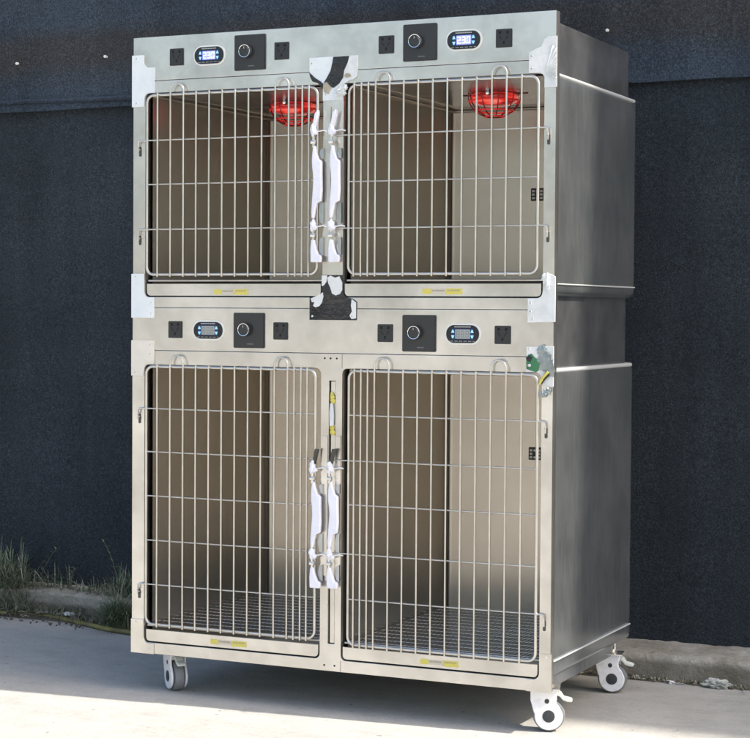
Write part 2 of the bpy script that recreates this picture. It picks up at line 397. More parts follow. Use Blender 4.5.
tuft('low grey green tuft on the kerb under the bent leafy stalk', -.74, .955, -.03, 150, .095, .10, .07, .35, .0036, 5)
tuft('small pale dry tuft in the soil left of the cage', -.70, .86, -.100, 160, .075, .10, .09, .8, .0026, 6)
tuft('low straggly dry tuft near the hose bend', -.88, .915, -.085, 200, .075, .13, .09, .75, .0028, 8)
tuft('pale wiry tuft on the kerb top halfway along', -.90, .97, -.03, 110, .07, .13, .10, .7, .0026, 15)
tuft('tangled grey green tuft hanging down the kerb face mid way', -.80, .905, -.085, 220, .09, .11, .12, .5, .003, 21)
tuft('sparse tall wisps on the kerb beside the big left tuft', -.93, .965, -.03, 70, .15, .09, .10, .3, .0028, 22)
tuft('flattened straw tuft at the base of the tall bushy one', -1.02, .905, -.10, 160, .06, .09, .09, .6, .0028, 9)
def stalk(label, x, y, z, top, lean, seed):
    random.seed(seed); b = MB(); pth = [(0, 0, 0)]
    for i in range(1, 9):
        t = i/8; pth.append((lean*t**2+.004*random.uniform(-1, 1), -.004*t, top*t-.25*top*max(0, t-.75)))
    b.tube(pth, .0014, 5, r1=.0006)
    for i in range(2, 9):
        for s_ in (-1, 1):
            blade(b, pth[i], .018, .022, random.uniform(-.5, .5)+(PI if s_ < 0 else 0), .006, 1.2, 4)
    o = build(b, 'weed_stalk', 'grass', loc=(x, y, z), angle=180, fix=False); tag(o, label, 'weed', 'weed stalks against the cloth')
stalk('single bent leafy stalk against the cloth left of the cage', -.66, .95, -.03, .20, -.06, 1)
stalk('short leaning stalk beside the tall grass tuft', -.98, .95, -.03, .16, .07, 2)
stalk('thin upright stalk between the tall tuft and the bent one', -.87, .955, -.03, .09, .03, 3)
# loose soil strip and dry debris
b = MB(); random.seed(12)
NXs = 500; prof = 7; vs = []
for i in range(NXs+1):
    x = -3.4+5.2*i/NXs+0; wv = .045+.035*noise.noise(Vector((x*2.2, 4, 0)))+.05*max(0, min(1, (-x-.3)/.6))
    for j in range(prof):
        t_ = max(0, min(1, (-.35-x)/.55)); t = j/(prof-1); y = .825+.095*t_*t_*(3-2*t_)-(.028+.4*wv)*t
        hgt = (.035*(1-t)**1.3*(1 if x < .1 else .45)) + .006*noise.noise(Vector((x*30, y*30, 0)))*(1-t)
        vs.append((x, y+.004*noise.noise(Vector((x*25, y*9, 3))), -.1095+max(hgt, 0)-(.004 if j == prof-1 else 0)))
b.add(vs, [(i*prof+j, i*prof+j+1, (i+1)*prof+j+1, (i+1)*prof+j) for i in range(NXs) for j in range(prof-1)])
sl = build(b, 'soil_strip', 'soil', angle=180, fix=False); tag(sl, 'loose soil gathered at the foot of the kerb', kind='stuff')
b = MB()
for i in range(1500):
    left = random.random() < .7
    x = random.uniform(-1.6, .1) if left else random.uniform(1.0, 2.2)
    y = random.gauss((.835 if x > -.55 else .90) if left else .792, .035 if left else .012)
    z = -.105+ (.03*random.random() if y > .8 and left else 0)
    if y > .935 or (y > .84 and x > -.4): z = -.030+.015*(x < 0)
    b.mat(random.choice([0, 0, 1, 2]))
    a = random.uniform(0, PI); ln = random.uniform(.006, .035 if left else .018); th = random.uniform(.0008, .0022)
    dx, dy = math.cos(a)*ln, math.sin(a)*ln
    b.tube([(x, y, z), (x+dx*.5, y+dy*.5, z+random.uniform(.001, .010)), (x+dx, y+dy, z+random.uniform(-.002, .005))], th, 4)
for i in range(260):
    x = random.uniform(-1.5, .2) if i % 2 else random.uniform(.9, 2.2); y = random.gauss(.80, .02)
    b.mat(random.choice([2, 3])); r_ = random.uniform(.002, .006)
    b.blob((x, y, -.108+r_*.5), r_, (1, 1, .7), i) if i % 4 == 0 else b.tube([(x, y, -.107), (x+r_, y+r_, -.104)], r_*.7, 5)
db = build(b, 'dry_debris', ['straw', 'grass', 'soil', 'kerb'], angle=180, fix=False); tag(db, 'dry stems and crumbs scattered along the kerb foot', kind='stuff')
def crumple(name, label, cat, c, r, sq, m_, seed, group=None):
    b = MB(); bm = bmesh.new(); bmesh.ops.create_icosphere(bm, subdivisions=4, radius=1); vs = []
    for v in bm.verts:
        d = 1+.8*noise.noise(v.co*2.3+Vector((seed, 0, 0)))+.35*noise.noise(v.co*6+Vector((0, seed, 0)))
        vs.append((v.co.x*d*r*sq[0], v.co.y*d*r*sq[1], max(-r*sq[2]*.8, v.co.z*d*r*sq[2])))
    b.add(vs, [[v.index for v in f.verts] for f in bm.faces]); bm.free()
    o = build(b, name, m_, loc=(c[0], c[1], c[2]+r*sq[2]*.8), angle=20); tag(o, label, cat, group)
crumple('plastic_wrapper', 'crumpled grey plastic wrapper by the kerb at the right', 'litter', (1.436, .775, -.110), .022, (1.5, .8, .6), 'wrapper', 3)
crumple('paper_scrap', 'white paper scrap at the kerb foot right of the cage', 'litter', (1.300, .783, -.110), .011, (1.2, .8, .35), 'paper', 5)
crumple('paper_scrap', 'smaller pale scrap beside the white paper scrap', 'litter', (1.333, .780, -.110), .009, (1.4, .7, .25), 'wrapper', 8)
crumple('plastic_scrap', 'bluish plastic scrap near the cage lower left corner', 'litter', (-.575, .815, -.095), .012, (1.2, .7, .4), 'blueplastic', 11)
crumple('plastic_scrap', 'pale crumpled scrap lying in the soil by the hose', 'litter', (-.80, .86, -.085), .013, (1.3, .7, .4), 'paper', 14)

# ================================================================== CAGE
cage = empty('pet_cage', ROOT)
tag(cage, 'two tier stainless steel pet cage bank with four wire doors on casters', 'pet cage')
# ---- front frames
def upper_open(x0, x1): return rrect(x0, x1, .979, 1.533, .014, 5)
def lower_open(x0, x1): return rrect(x0, x1, .0305, .794, .014, 5)
XL0, XL1, XR0, XR1 = .0385, .580, .640, 1.190
plate('front_frame', rrect(0, 1.22, .9505, 1.5655, .001, 1), [upper_open(XL0, XL1), upper_open(XR0, XR1)], 0, .026, 'front', cage)
ff = plate('front_frame', rrect(-.002, 1.219, 0, .8325, .001, 1), [lower_open(XL0-.001, XL1-.002), lower_open(XR0, XR1-.001), rrect(.6015, .6215, .072, .762, .001, 1)], 0, .026, 'front', cage)
# ---- control panels (2 mm proud lips, seams between)
plate('control_panel', rrect(.0005, 1.2195, 1.5668, 1.685, .001, 1), [], -.0005, .028, 'front', cage)
plate('control_panel', rrect(-.001, 1.2195, .8338, .9492, .001, 1), [], -.0005, .026, 'front', cage)
b = MB(); b.box(.004, 1.216, .006, .02, .82, .96); b.box(.004, 1.216, .006, .02, 1.555, 1.575)
# those fillers sit inside the frames; keep them off the openings
for q in ((.003, 1.217, .0265, .030, .800, .975), (.003, 1.217, .0285, .032, 1.545, 1.68)):
    b = MB(); b.box(*q); build(b, 'panel_backing', 'gap', cage, smooth=False)
# post inlay in the slot of the lower middle post
b = MB(); b.box(.602, .621, .016, .02, .073, .761); b.mat(1); b.rbox(.6048, .6182, .006, .0165, .074, .760, .001)
build(b, 'post_inlay', ['gap', 'front'], cage, smooth=False)
# ---- shells
def shell_mesh(x0, x1, y0, y1, z0, z1, rv, re, front=True):
    """box with rounded rear vertical corners and rounded top/bottom side edges"""
    n = 8
    def foot(ins):
        r_ = max(rv-ins, .003); a0, a1, c1 = x0+ins, x1-ins, y1-ins
        out = [(a0, y0), (a1, y0)]
        for i in range(n+1):
            t = .5*PI*i/n; out.append((a1-r_+r_*math.cos(t), c1-r_+r_*math.sin(t)))
        for i in range(n+1):
            t = .5*PI+.5*PI*i/n; out.append((a0+r_+r_*math.cos(t), c1-r_+r_*math.sin(t)))
        return out
    lv = []
    for i in range(6): t = .5*PI*i/5; lv.append((re*(1-math.sin(t)), z0+re*(1-math.cos(t))))
    K = 24
    for i in range(1, K): lv.append((0, z0+re+(z1-z0-2*re)*i/K))
    for i in range(6): t = .5*PI*i/5; lv.append((re*(1-math.cos(t)), z1-re*(1-math.sin(t))))
    rings = [[(x, y, z) for x, y in foot(ins)] for ins, z in lv]; N = len(rings[0])
    b = MB(); fs = [(i*N+k, i*N+(k+1)%N, (i+1)*N+(k+1)%N, (i+1)*N+k) for i in range(len(rings)-1) for k in range(N) if k != 0]
    fs.append(list(range(N))[::-1]); fs.append([(len(rings)-1)*N+k for k in range(N)])
    b.add([v for r_ in rings for v in r_], fs); return b
build(shell_mesh(.003, 1.217, .026, .70, .985, 1.536, .04, .018), 'cage_shell', 'shell', cage, angle=50)
build(shell_mesh(.003, 1.215, .026, .70, .030, .802, .04, .014), 'cage_shell', 'shell', cage, angle=50)
build(shell_mesh(.02, 1.198, .028, .685, 1.53, 1.668, .03, .004), 'control_housing', 'housing', cage, angle=50)
build(shell_mesh(.02, 1.196, .0265, .685, .795, .99, .03, .004), 'control_housing', 'housing', cage, angle=50)
for zt, xa, xb, rr in ((1.5315, .0080, 1.2120, .0048), (.7985, .0085, 1.2090, .0062)):
    for x, sg in ((xb, -1), (xa, 1)):
        b = MB(); pth = [(x, .028, zt)]+[(x, .66-.06*i, zt) for i in range(10, -1, -1)]+[(x+sg*.036*(1-math.cos(PI/2*i/8)), .66+.036*math.sin(PI/2*i/8), zt) for i in range(1, 9)]
        b.tube(pth, rr, 10); build(b, 'edge_highlight', 'edge', cage, angle=60)  # pale tube added to draw the bright highlight along the shell edge
# folded seams along the sides and the base rails
b = MB()
for z, yy in ((1.014, .67), (.073, .66)):
    for xa, xb in ((1.2155, 1.2205), (-.0005, .0045)):
        b = MB(); b.rbox(xa, xb, .027, yy, z-.0018, z+.0018, .0012); build(b, 'side_seam', 'edge', cage)
for q in ((.015, .06, .027, .66, .0, .032), (1.16, 1.205, .027, .535, .0, .032), (.0605, 1.1595, .62, .66, .0, .031), (.0605, 1.1595, .027, .06, .0, .029)):
    b = MB(); b.rbox(*q, .002); build(b, 'base_rail', 'shell', cage)
b = MB(); b.prism([(1.216, .006), (1.216, .019), (1.228, .013)], .020, .060); build(b, 'rail_tab', 'front', cage, smooth=False)

# ---- cell liners
def liner(x0, x1, z0, z1, ymax=.69, rv=.022, y0=.0262):
    b = MB(); n = 6
    pts = [(x1, y0), (x1, ymax-rv)]
    pts = [(x1, y0)]+[(x1, y0+(ymax-rv-y0)*i/8) for i in range(1, 9)]
    for i in range(1, n+1): t = .5*PI*i/n; pts.append((x1-rv+rv*math.cos(t), ymax-rv+rv*math.sin(t)))
    for i in range(1, n+1): t = .5*PI+.5*PI*i/n; pts.append((x0+rv+rv*math.cos(t), ymax-rv+rv*math.sin(t)))
    pts += [(x0, ymax-rv-(ymax-rv-y0)*i/8) for i in range(1, 9)]
    N = len(pts); Kz = 16
    vs = [(x, y, z0+(z1-z0)*j/Kz) for j in range(Kz+1) for x, y in pts]
    b.add(vs, [(j*N+k, (j+1)*N+k, (j+1)*N+k+1, j*N+k+1) for j in range(Kz) for k in range(N-1)])
    o = len(b.v); b.add([(x, y, z0) for x, y in pts], [list(range(N))[::-1]])
    b.mat(1); b.add([(x, y, z1) for x, y in pts], [list(range(N))])
    return b
CELLS = {'UL': (.046, .574, 1.000, 1.5315), 'UR': (.650, 1.186, 1.000, 1.5315), 'LL': (.048, .574, .042, .792), 'LR': (.648, 1.186, .042, .792)}
# cut the shells open so the liners are seen: the shells' fronts are already open (no front face)
for kx, (x0, x1, z0, z1) in CELLS.items():
    o = build(liner(x0, x1, z0, z1), 'cell_liner', ['inner', 'ceil'], cage, angle=50, fix=False)
    # bead along the ceiling corner and the rear upright corner
    b = MB(); b.tube([(x0+.004, .03, z1-.004), (x0+.004, .665, z1-.004), (x0+.022, .684, z1-.004), (x1-.02, .686, z1-.004)], .0045, 8)
    if kx[0] == 'U': b.tube([(x0+.050, .03, z1-.0015), (x0+.050, .640, z1-.0015), (x1-.05, .640, z1-.0015)], .003, 6)
    q = build(b, 'ceiling_bead', 'inner', cage); q.parent = o
    b = MB(); b.tube([(x0+.0075, .6825, z0+.02), (x0+.0075, .6825, z1-.01)], .0018, 6)
    q = build(b, 'corner_seam', 'darksteel', cage); q.parent = o

# ---- floor grates
def grate(x0, x1, zt):
    b = MB(); n = int((x1-x0)/.0125)
    for i in range(n+1):
        x = x0+.004+(x1-x0-.008)*i/n; b.tube([(x, .012, zt), (x, .66, zt)], .0014, 5)
    for j in range(14):
        y = .03+.048*j; b.mat(1); b.tube([(x0+.004, y, zt+.0004), (x1-.004, y, zt+.0004)], .0012, 6); b.mat(0)
    b.mat(1); b.tube([(x0-.002, .010, zt-.001), (x1+.004, .010, zt-.001)], .0030, 8)
    return b
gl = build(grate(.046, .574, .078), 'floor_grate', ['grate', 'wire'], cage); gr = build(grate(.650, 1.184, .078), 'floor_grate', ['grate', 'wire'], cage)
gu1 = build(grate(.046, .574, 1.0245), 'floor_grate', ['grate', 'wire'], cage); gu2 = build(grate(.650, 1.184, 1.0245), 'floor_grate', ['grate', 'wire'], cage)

# ---- trays with rounded lower corners
def tray(x0, x1, z0, z1, lab):
    b = MB(); b.prism(rrect(x0, x1, z0, z1, .011, 6, (1, 1, 0, 0) if (z1-z0) > .0 else (1,1,1,1)), .002, .012)
    b.box(x0+.008, x1-.008, .012, .64, z0+.004, z0+.007)
    b.rbox(x0+.003, x1-.003, .0005, .004, z1-.0025, z1-.0002, .0006)
    o = build(b, 'waste_tray', 'front', cage, angle=30)
    a0, a1, zc = lab
    b = MB(); h_ = .0085
    L = a1-a0
    b.prism(rrect(a0, a0+.22*L, zc-h_*.9, zc+h_*.7, .004, 4), .0012, .0018)
    b.prism(rrect(a0+.60*L, a1, zc-h_, zc+h_*.75, .002, 3), .0012, .0018)
    b.mat(1); b.box(a0+.225*L, a0+.595*L, .0013, .0018, zc-h_*.75, zc+h_*.6)
    b.mat(2)
    for i in range(7): b.box(a0+(.25+.045*i)*L, a0+(.28+.045*i)*L, .0010, .0012, zc-.001, zc+.003)
    for i in range(8): b.box(a0+(.64+.04*i)*L, a0+(.66+.04*i)*L, .0008, .0011, zc-.0005+.001*(i % 2), zc+.0035)
    q = build(b, 'yellow_sticker', ['yellow', 'labelmid', 'labeltext'], cage, smooth=False); q.parent = o
    return o
tray(.0435, .575, .9825, 1.0145, (.255, .359, .994)); tray(.645, 1.1855, .9825, 1.0145, (.865, .975, .996))
tray(.0435, .573, .0345, .0665, (.247, .358, .0495)); tray(.645, 1.1845, .0345, .0665, (.866, .972, .049))

# ---- wire doors
def door(xs, zs, loops, side, ext, hinge_rows, latch_rows, ztop, zbot, looptop, latchx):
    """xs: vertical wires incl. outer frame; zs: horizontals; side -1: hinge on the left post"""
    y = -.006; b = MB(); x0, x1 = xs[0], xs[-1]
    ring = [(px, y, pz) for px, pz in rrect(x0, x1, zbot, ztop, .020, 6)]
    b.tube(ring, .0040, 10, closed=True)
    lp = {}
    for a, c_ in loops: lp[a] = c_
    done = set()
    for i, x in enumerate(xs[1:-1], 1):
        if i in done: continue
        wb = .0006*noise.noise(Vector((x*50, zs[0]*9, 0)))
        lo = zbot-.0065
        if i in lp:
            j = lp[i]; xa, xb = xs[i], xs[j]; r_ = (xb-xa)/2; cz = looptop-r_; done.add(j)
            pth = [(xa, y-.0062, lo), (xa, y-.0062, cz)]
            for k_ in range(1, 12):
                a = PI-PI*k_/12; pth.append((xa+r_+r_*math.cos(a), y-.0062, cz+r_*math.sin(a)))
            pth += [(xb, y-.0062, cz), (xb, y-.0062, lo)]
            b.tube(pth, .0026, 8)
        else:
            b.tube([(x+wb, y-.0062, lo), (x-wb, y-.0062, (ztop+zbot)/2), (x+wb, y-.0062, ztop+.0055)], .0026, 8)
    for i, z in enumerate(zs):
        xa, xb = x0, x1
        if i in latch_rows:
            if side < 0: xb = latchx
            else: xa = latchx
        b.tube([(xa, y-.0015, z), ((xa+xb)/2, y-.0015, z-.0006), (xb, y-.0015, z)], .0021, 7)
    d = build(b, 'wire_door', 'wire', cage, angle=60)
    for i in hinge_rows:
        z = zs[i]; b = MB(); hx = .0225 if side < 0 else 1.2025; xs_ = x0 if side < 0 else x1
        dirn = -1 if side < 0 else 1
        b.tube([(xs_, y-.0012, z), (hx-dirn*.006, y-.0012, z), (hx, y-.002, z-.003), (hx+dirn*.001, y-.001, z-.010), (hx+dirn*.001, y-.001, z-.030)], .0026, 8)
        q = build(b, 'hinge_hook', 'wire', cage); q.parent = d
        b = MB(); b.prism(rrect(hx-.0035, hx+.0035, z-.042, z-.016, .003, 4), -.0016, -.0008)
        b.mat(1); b.tube([(hx, -.001, z-.014), (hx, -.010, z-.018), (hx, -.001, z-.024)], .0022, 6)
        q = build(b, 'hinge_eye', ['darksteel', 'bright'], cage); q.parent = d
    return d
def latch(parent, x0, z0, sc=1.0, seed=1, darktop=False):
    mm = .001
    def P(pts): return [(x0+px*mm, z0+pz*mm*sc) for px, pz in pts]
    y0, y1 = -.024, -.013
    def piece(b, name, mats, bev=0):
        o = build(b, name, mats, cage, angle=40); o.parent = parent
        if bev:
            mod = o.modifiers.new('b', 'BEVEL'); mod.width = bev; mod.segments = 3; mod.limit_method = 'ANGLE'; mod.angle_limit = R(50)
        return o
    b = MB(); b.prism(P([(3, 0), (33, 0), (34, 9), (33, 18), (25, 21), (19, 36), (14, 57), (9, 60), (4, 57), (2, 30)]), y0, y1)
    piece(b, 'latch_tail', 'wrap', .0035)
    b = MB(); b.prism(P([(5, 113), (12, 114), (16, 135), (21, 154), (33, 158), (35, 190), (34, 230), (34, 262), (25, 268), (19, 285), (16, 302), (9, 303), (6, 283), (5, 262), (6, 246), (8, 232), (9, 212), (8, 190), (6, 165), (5, 150), (4, 130)]), y0, y1)
    piece(b, 'latch_handle', 'wrap', .0035)
    for i, zz in enumerate((.096, .343)):
        b = MB(); b.blob((x0+.008, -.019, z0+zz*sc), .0092, (.9, .8, 1.7), seed+5*i, .5); b.blob((x0+.015, -.021, z0+(zz-.006)*sc), .0060, (1.1, .7, .9), seed+3+i, .8)
        if i and not darktop: b.prism(P([(7, 352), (15, 352), (22, 382), (22, 394), (14, 386)]), y0, y1+.002)
        piece(b, 'film_knot', 'wrap')
    for zz in (.070, .312):
        b = MB(); b.lathe([(.004, -.0075), (.0062, -.006), (.0062, .006), (.004, .0075)], (x0+.008, -.018, z0+zz*sc), 'x', 14)
        b.tube([(x0+.008, -.018, z0+(zz-.014)*sc), (x0+.008, -.018, z0+(zz+.016)*sc)], .0035, 8)
        piece(b, 'latch_collar', 'bright')
    for za, zb in ((.018, .066), (.100, .156), (.268, .296)):
        b = MB(); b.prism([(x0+.033, z0+za*sc), (x0+.033, z0+zb*sc), (x0+.025, z0+(zb-.003)*sc), (x0+.020, z0+(za*.5+zb*.5)*sc), (x0+.025, z0+(za+.003)*sc)], -.010, -.0045)
        piece(b, 'latch_bracket', 'shell')
    if darktop:
        b = MB(); b.prism([(x0+.007, z0+.352*sc), (x0+.014, z0+.352*sc), (x0+.024, z0+.396*sc), (x0+.015, z0+.396*sc)], -.020, -.010)
        piece(b, 'latch_tip', 'darksteel')
    for zz in (.093, .340):     # keeper rod to the post
        b = MB(); b.tube([(x0+.004, -.012, z0+zz*sc), (x0+.018, -.015, z0+zz*sc), (x0+.032, -.006, z0+(zz+.003)*sc), (x0+.042, -.004, z0+zz*sc)], .0024, 7)
        piece(b, 'latch_bolt', 'bright')
xUL = [.0483, .0845, .1250, .1655, .2050, .2452, .2852, .3252, .3652, .4053, .4455, .4855, .5060, .5256, .5452, .5674]
xUR = [.659, .6760, .6962, .7164, .7367, .7758, .8156, .8556, .8958, .9358, .9758, 1.0152, 1.0560, 1.0950, 1.1350, 1.1772]
xLL = [.0475, .0852, .1260, .1665, .2060, .2465, .2862, .3264, .3665, .4060, .4465, .4858, .5055, .5255, .5438, .5655]
xLR = [.6630, .6808, .6995, .7188, .7382, .7785, .8185, .8590, .8988, .9390, .9788, 1.0190, 1.0590, 1.0997, 1.1410, 1.1815]
dUL = door(xUL, [1.4040, 1.2845, 1.1625], [(2, 3), (10, 11)], -1, .0, (0, 2), (0, 2), 1.5255, 1.040, 1.5545, .562)
dUR = door(xUR, [1.3985, 1.2780, 1.1585], [(4, 5), (12, 13)], 1, .0, (0, 2), (0, 2), 1.5255, 1.040, 1.5555, .618)
dLL = door(xLL, [.6745, .5565, .4355, .3140, .1925], [(2, 3), (10, 11)], -1, .0, (0, 4), (1, 3), .7890, .0830, .8205, .562)
dLR = door(xLR, [.6740, .5555, .4410, .3125, .1945], [(4, 5), (12, 13)], 1, .0, (0, 4), (1, 3), .7885, .0760, .8235, .618)
latch(dUL, .554, 1.070, 1.0, 1); latch(dUR, .606, 1.070, 1.0, 2); latch(dLL, .556, .219, .92, 3, True); latch(dLR, .606, .221, .92, 4, True)

# ---- control panel fittings (prototypes built at the origin, then copied)
def copy_tree(o, loc, parent):
    c_ = o.copy(); C.objects.link(c_); c_.parent = parent; c_.location = loc
    for ch in o.children:
        d = ch.copy(); C.objects.link(d); d.parent = c_
    return c_
def at(x, y, z): return (x-ROOT.x, y-ROOT.y, z-ROOT.z)
b = MB(); b.rbox(-.0213, .0213, -.0035, .001, -.0228, .0228, .0012)
b.mat(1)
for px in (-.010, .010): b.add([(px-.0035, -.0037, .0105), (px+.0035, -.0037, .0105), (px+.0035, -.0037, .0180), (px-.0035, -.0037, .0180)], [(0, 1, 2, 3)])
b.prism([(-.0125, .006), (-.0105, .007), (-.0045, -.003), (-.0065, -.004)], -.0037, -.0036); b.prism([(.0125, .006), (.0105, .007), (.0045, -.003), (.0065, -.004)], -.0037, -.0036)
b.prism([(-.002, -.015), (.003, -.015), (.003, -.007), (-.002, -.007)], -.0037, -.0036)
sock = build(b, 'power_socket', ['plastic', 'hole'], cage, world=False, loc=at(.138, -.0005, 1.6265), smooth=False)
for x, z in ((.4585, 1.626), (.761, 1.6255), (1.083, 1.624), (.136, .8905), (.459, .890), (.763, .8875), (1.086, .8865)):
    copy_tree(sock, at(x, -.0005, z), cage)
b = MB(); b.rbox(-.0465, .0465, -.005, .001, -.0468, .0468, .0018); b.mat(1)
for i in range(6): b.add([(-.004+.0032*i, -.0052, -.0375), (-.0018+.0032*i, -.0052, -.0375), (-.0018+.0032*i, -.0052, -.0345), (-.004+.0032*i, -.0052, -.0345)], [(0, 1, 2, 3)])
kp = build(b, 'dimmer_plate', ['panelblack', 'greytext'], cage, world=False, loc=at(.364, -.0005, 1.627), smooth=False)
b = MB(); b.mat(1); b.lathe([(.0165, -.005), (.0160, -.0165), (.0150, -.0168)], (-.008, 0, .002), 'y', 36); b.lathe([(.0142, -.0150), (.0140, -.0195), (.0125, -.0212), (.0005, -.0212)], (-.008, 0, .002), 'y', 36)
b.mat(0); b.box(-.0086, -.0074, -.0217, -.0211, .008, .0135)
b.lathe([(.0146, -.0160), (.0152, -.0202), (.0168, -.0206), (.0172, -.0195), (.0174, -.0160), (.0146, -.0160)], (-.008, 0, .002), 'y', 36, False)
kn = build(b, 'dimmer_knob', ['chrome', 'panelblack'], kp, world=False)
for x, z in ((.8555, 1.626), (.3645, .8905), (.8585, .888)): copy_tree(kp, at(x, -.0005, z), cage)
def seg7(b, ch, x, z, w_, h_, y, t):
    on = {'0': 'abcdef', '1': 'bc', '2': 'abged', '3': 'abgcd', '4': 'fgbc', '5': 'afgcd', '6': 'afgedc', '7': 'abc', '8': 'abcdefg', '9': 'abcdfg'}[ch]
    A = {'a': (x, x+w_, z+h_-t, z+h_), 'd': (x, x+w_, z, z+t), 'g': (x, x+w_, z+h_/2-t/2, z+h_/2+t/2),
         'f': (x, x+t, z+h_/2+t/2, z+h_-t), 'b': (x+w_-t, x+w_, z+h_/2+t/2, z+h_-t), 'e': (x, x+t, z+t, z+h_/2-t/2), 'c': (x+w_-t, x+w_, z+t, z+h_/2-t/2)}
    for s_ in on:
        a = A[s_]; b.add([(a[0], y, a[2]), (a[1], y, a[2]), (a[1], y, a[3]), (a[0], y, a[3])], [(0, 1, 2, 3)])
def display(x, z, txt, lit, lab):
    b = MB(); w_, h_ = .0485, .0265
    b.prism(rrect(-w_, w_, -h_, h_, h_-.001, 12), -.003, .001); b.mat(1)
    b.prism(rrect(-w_+.004, w_-.004, -h_+.004, h_-.004, h_-.0052, 12), -.0045, -.001)
    o = build(b, 'temperature_display', ['bezel', 'dispblack'], cage, world=False, loc=at(x, -.0005, z), angle=30)
    tag(o, lab)
    b = MB(); b.prism(rrect(-.030, .030, -.0135, .0140, .003, 3), -.0049, -.0044); b.mat(1)
    b.prism(rrect(-.0195, .0205, -.0115, .0115, .001, 2), -.0054, -.0048)
    b.mat(2)
    for i, ch in enumerate(txt): seg7(b, ch, -.0165+.0125*i, -.0085, .0090, .017, -.0057, .0022)
    b.add([(.0075-.0005, -.0057, -.0088), (.0095-.0005, -.0057, -.0088), (.0095-.0005, -.0057, -.0068), (.0075-.0005, -.0057, -.0068)], [(0, 1, 2, 3)])
    build(b, 'screen', ['dispblue', 'lcd_on' if lit else 'lcd_off', 'lcd_digit' if lit else 'seg_off'], o, world=False, smooth=False)
    for s_ in (-1, 1):
        for u in (-1, 1):
            cx, cz = s_*.0262, u*.0062; b = MB()
            b.prism([(cx-.0042, cz-u*.003), (cx+.0042, cz-u*.003), (cx+.0015, cz+u*.0045), (cx-.0015, cz+u*.0045)], -.0058, -.0048)
            build(b, 'button', 'btn', o, world=False, smooth=False)
    b = MB()
    for i in range(14):
        b.add([(-.022+.0032*i, -.0047, .0168), (-.0197+.0032*i, -.0047, .0168), (-.0197+.0032*i, -.0047, .0195), (-.022+.0032*i, -.0047, .0195)], [(0, 1, 2, 3)])
    build(b, 'print', 'lighttext', o, world=False, smooth=False); b = MB()
    for i in range(22):
        if i % 4 != 3: b.add([(-.034+.0031*i, -.0047, -.0188), (-.0322+.0031*i, -.0047, -.0188), (-.0322+.0031*i, -.0047, -.0172), (-.034+.0031*i, -.0047, -.0172)], [(0, 1, 2, 3)])
    build(b, 'print', 'lighttext', o, world=False, smooth=False)
display(.240, 1.6255, '230', True, 'lit blue display over the upper left door'); display(.976, 1.625, '230', True, 'lit blue display reading 23 over the upper right door')
display(.240, .8895, '888', False, 'unlit grey display over the lower left door'); display(.979, .8875, '888', False, 'unlit grey display over the lower right door')

# ---- corner gussets
def arc(cx, cz, r_, a0, a1, n=8): return [(cx+r_*math.cos(R(a0+(a1-a0)*i/n)), cz+r_*math.sin(R(a0+(a1-a0)*i/n))) for i in range(n+1)]
def gusset(pts, m_, screws, y0=-.0032, name='corner_plate'):
    b = MB(); b.prism(pts, y0, -.0006)
    o = build(b, name, m_, cage, angle=30)
    mod = o.modifiers.new('b', 'BEVEL'); mod.width = .0006; mod.segments = 2; mod.limit_method = 'ANGLE'
    for x, z in screws:
        b = MB(); b.lathe([(.0030, y0+.0003), (.0030, y0-.0006), (.0022, y0-.0014), (.0003, y0-.0016)], (x, 0, z), 'y', 14)
        b.mat(1); b.box(x-.0016, x+.0016, y0-.0020, y0-.0015, z-.0004, z+.0004)
        q = build(b, 'screw', ['bright', 'hole'], cage); q.parent = o
    return o
# upper left: tall strip, concave fillet, short arm
gusset([(-.003, 1.497), (.0370, 1.497), (.0370, 1.520)]+arc(.0505, 1.5195, .0135, 180, 90)+[(.069, 1.5335), (.069, 1.602), (.052, 1.602)]+arc(.052, 1.620, .018, 270, 180, 8)+[(.034, 1.637), (-.003, 1.637)], 'film_cool', [(.012, 1.628), (.012, 1.506)])
gusset([(-.004, 1.042), (.037, 1.042), (.037, .993)]+arc(.0525, .9925, .0150, 180, 270)+[(.069, .9778), (.069, .922), (-.004, .922)], 'film_cool', [(.012, 1.034), (.060, .962), (.060, .934)])
gusset([(-.004, .860), (.070, .860), (.070, .7955), (.054, .7955)]+arc(.0525, .7805, .0150, 90, 180)+[(.0365, .763), (-.004, .763)], 'film_warm', [(.058, .848), (.058, .822), (.010, .772)])
gusset([(-.004, .093), (.0365, .093), (.0365, .045)]+arc(.0525, .0440, .0150, 180, 270)+[(.070, .029), (.070, -.001), (-.004, -.001)], 'front', [(.014, .086), (.058, .014)], -.0022)
gusset([(1.223, .096), (1.190, .096), (1.190, .045)]+arc(1.1745, .0445, .0150, 0, -90)+[(1.156, .029), (1.156, -.001), (1.223, -.001)], 'front', [(1.208, .086), (1.166, .014)], -.0022)
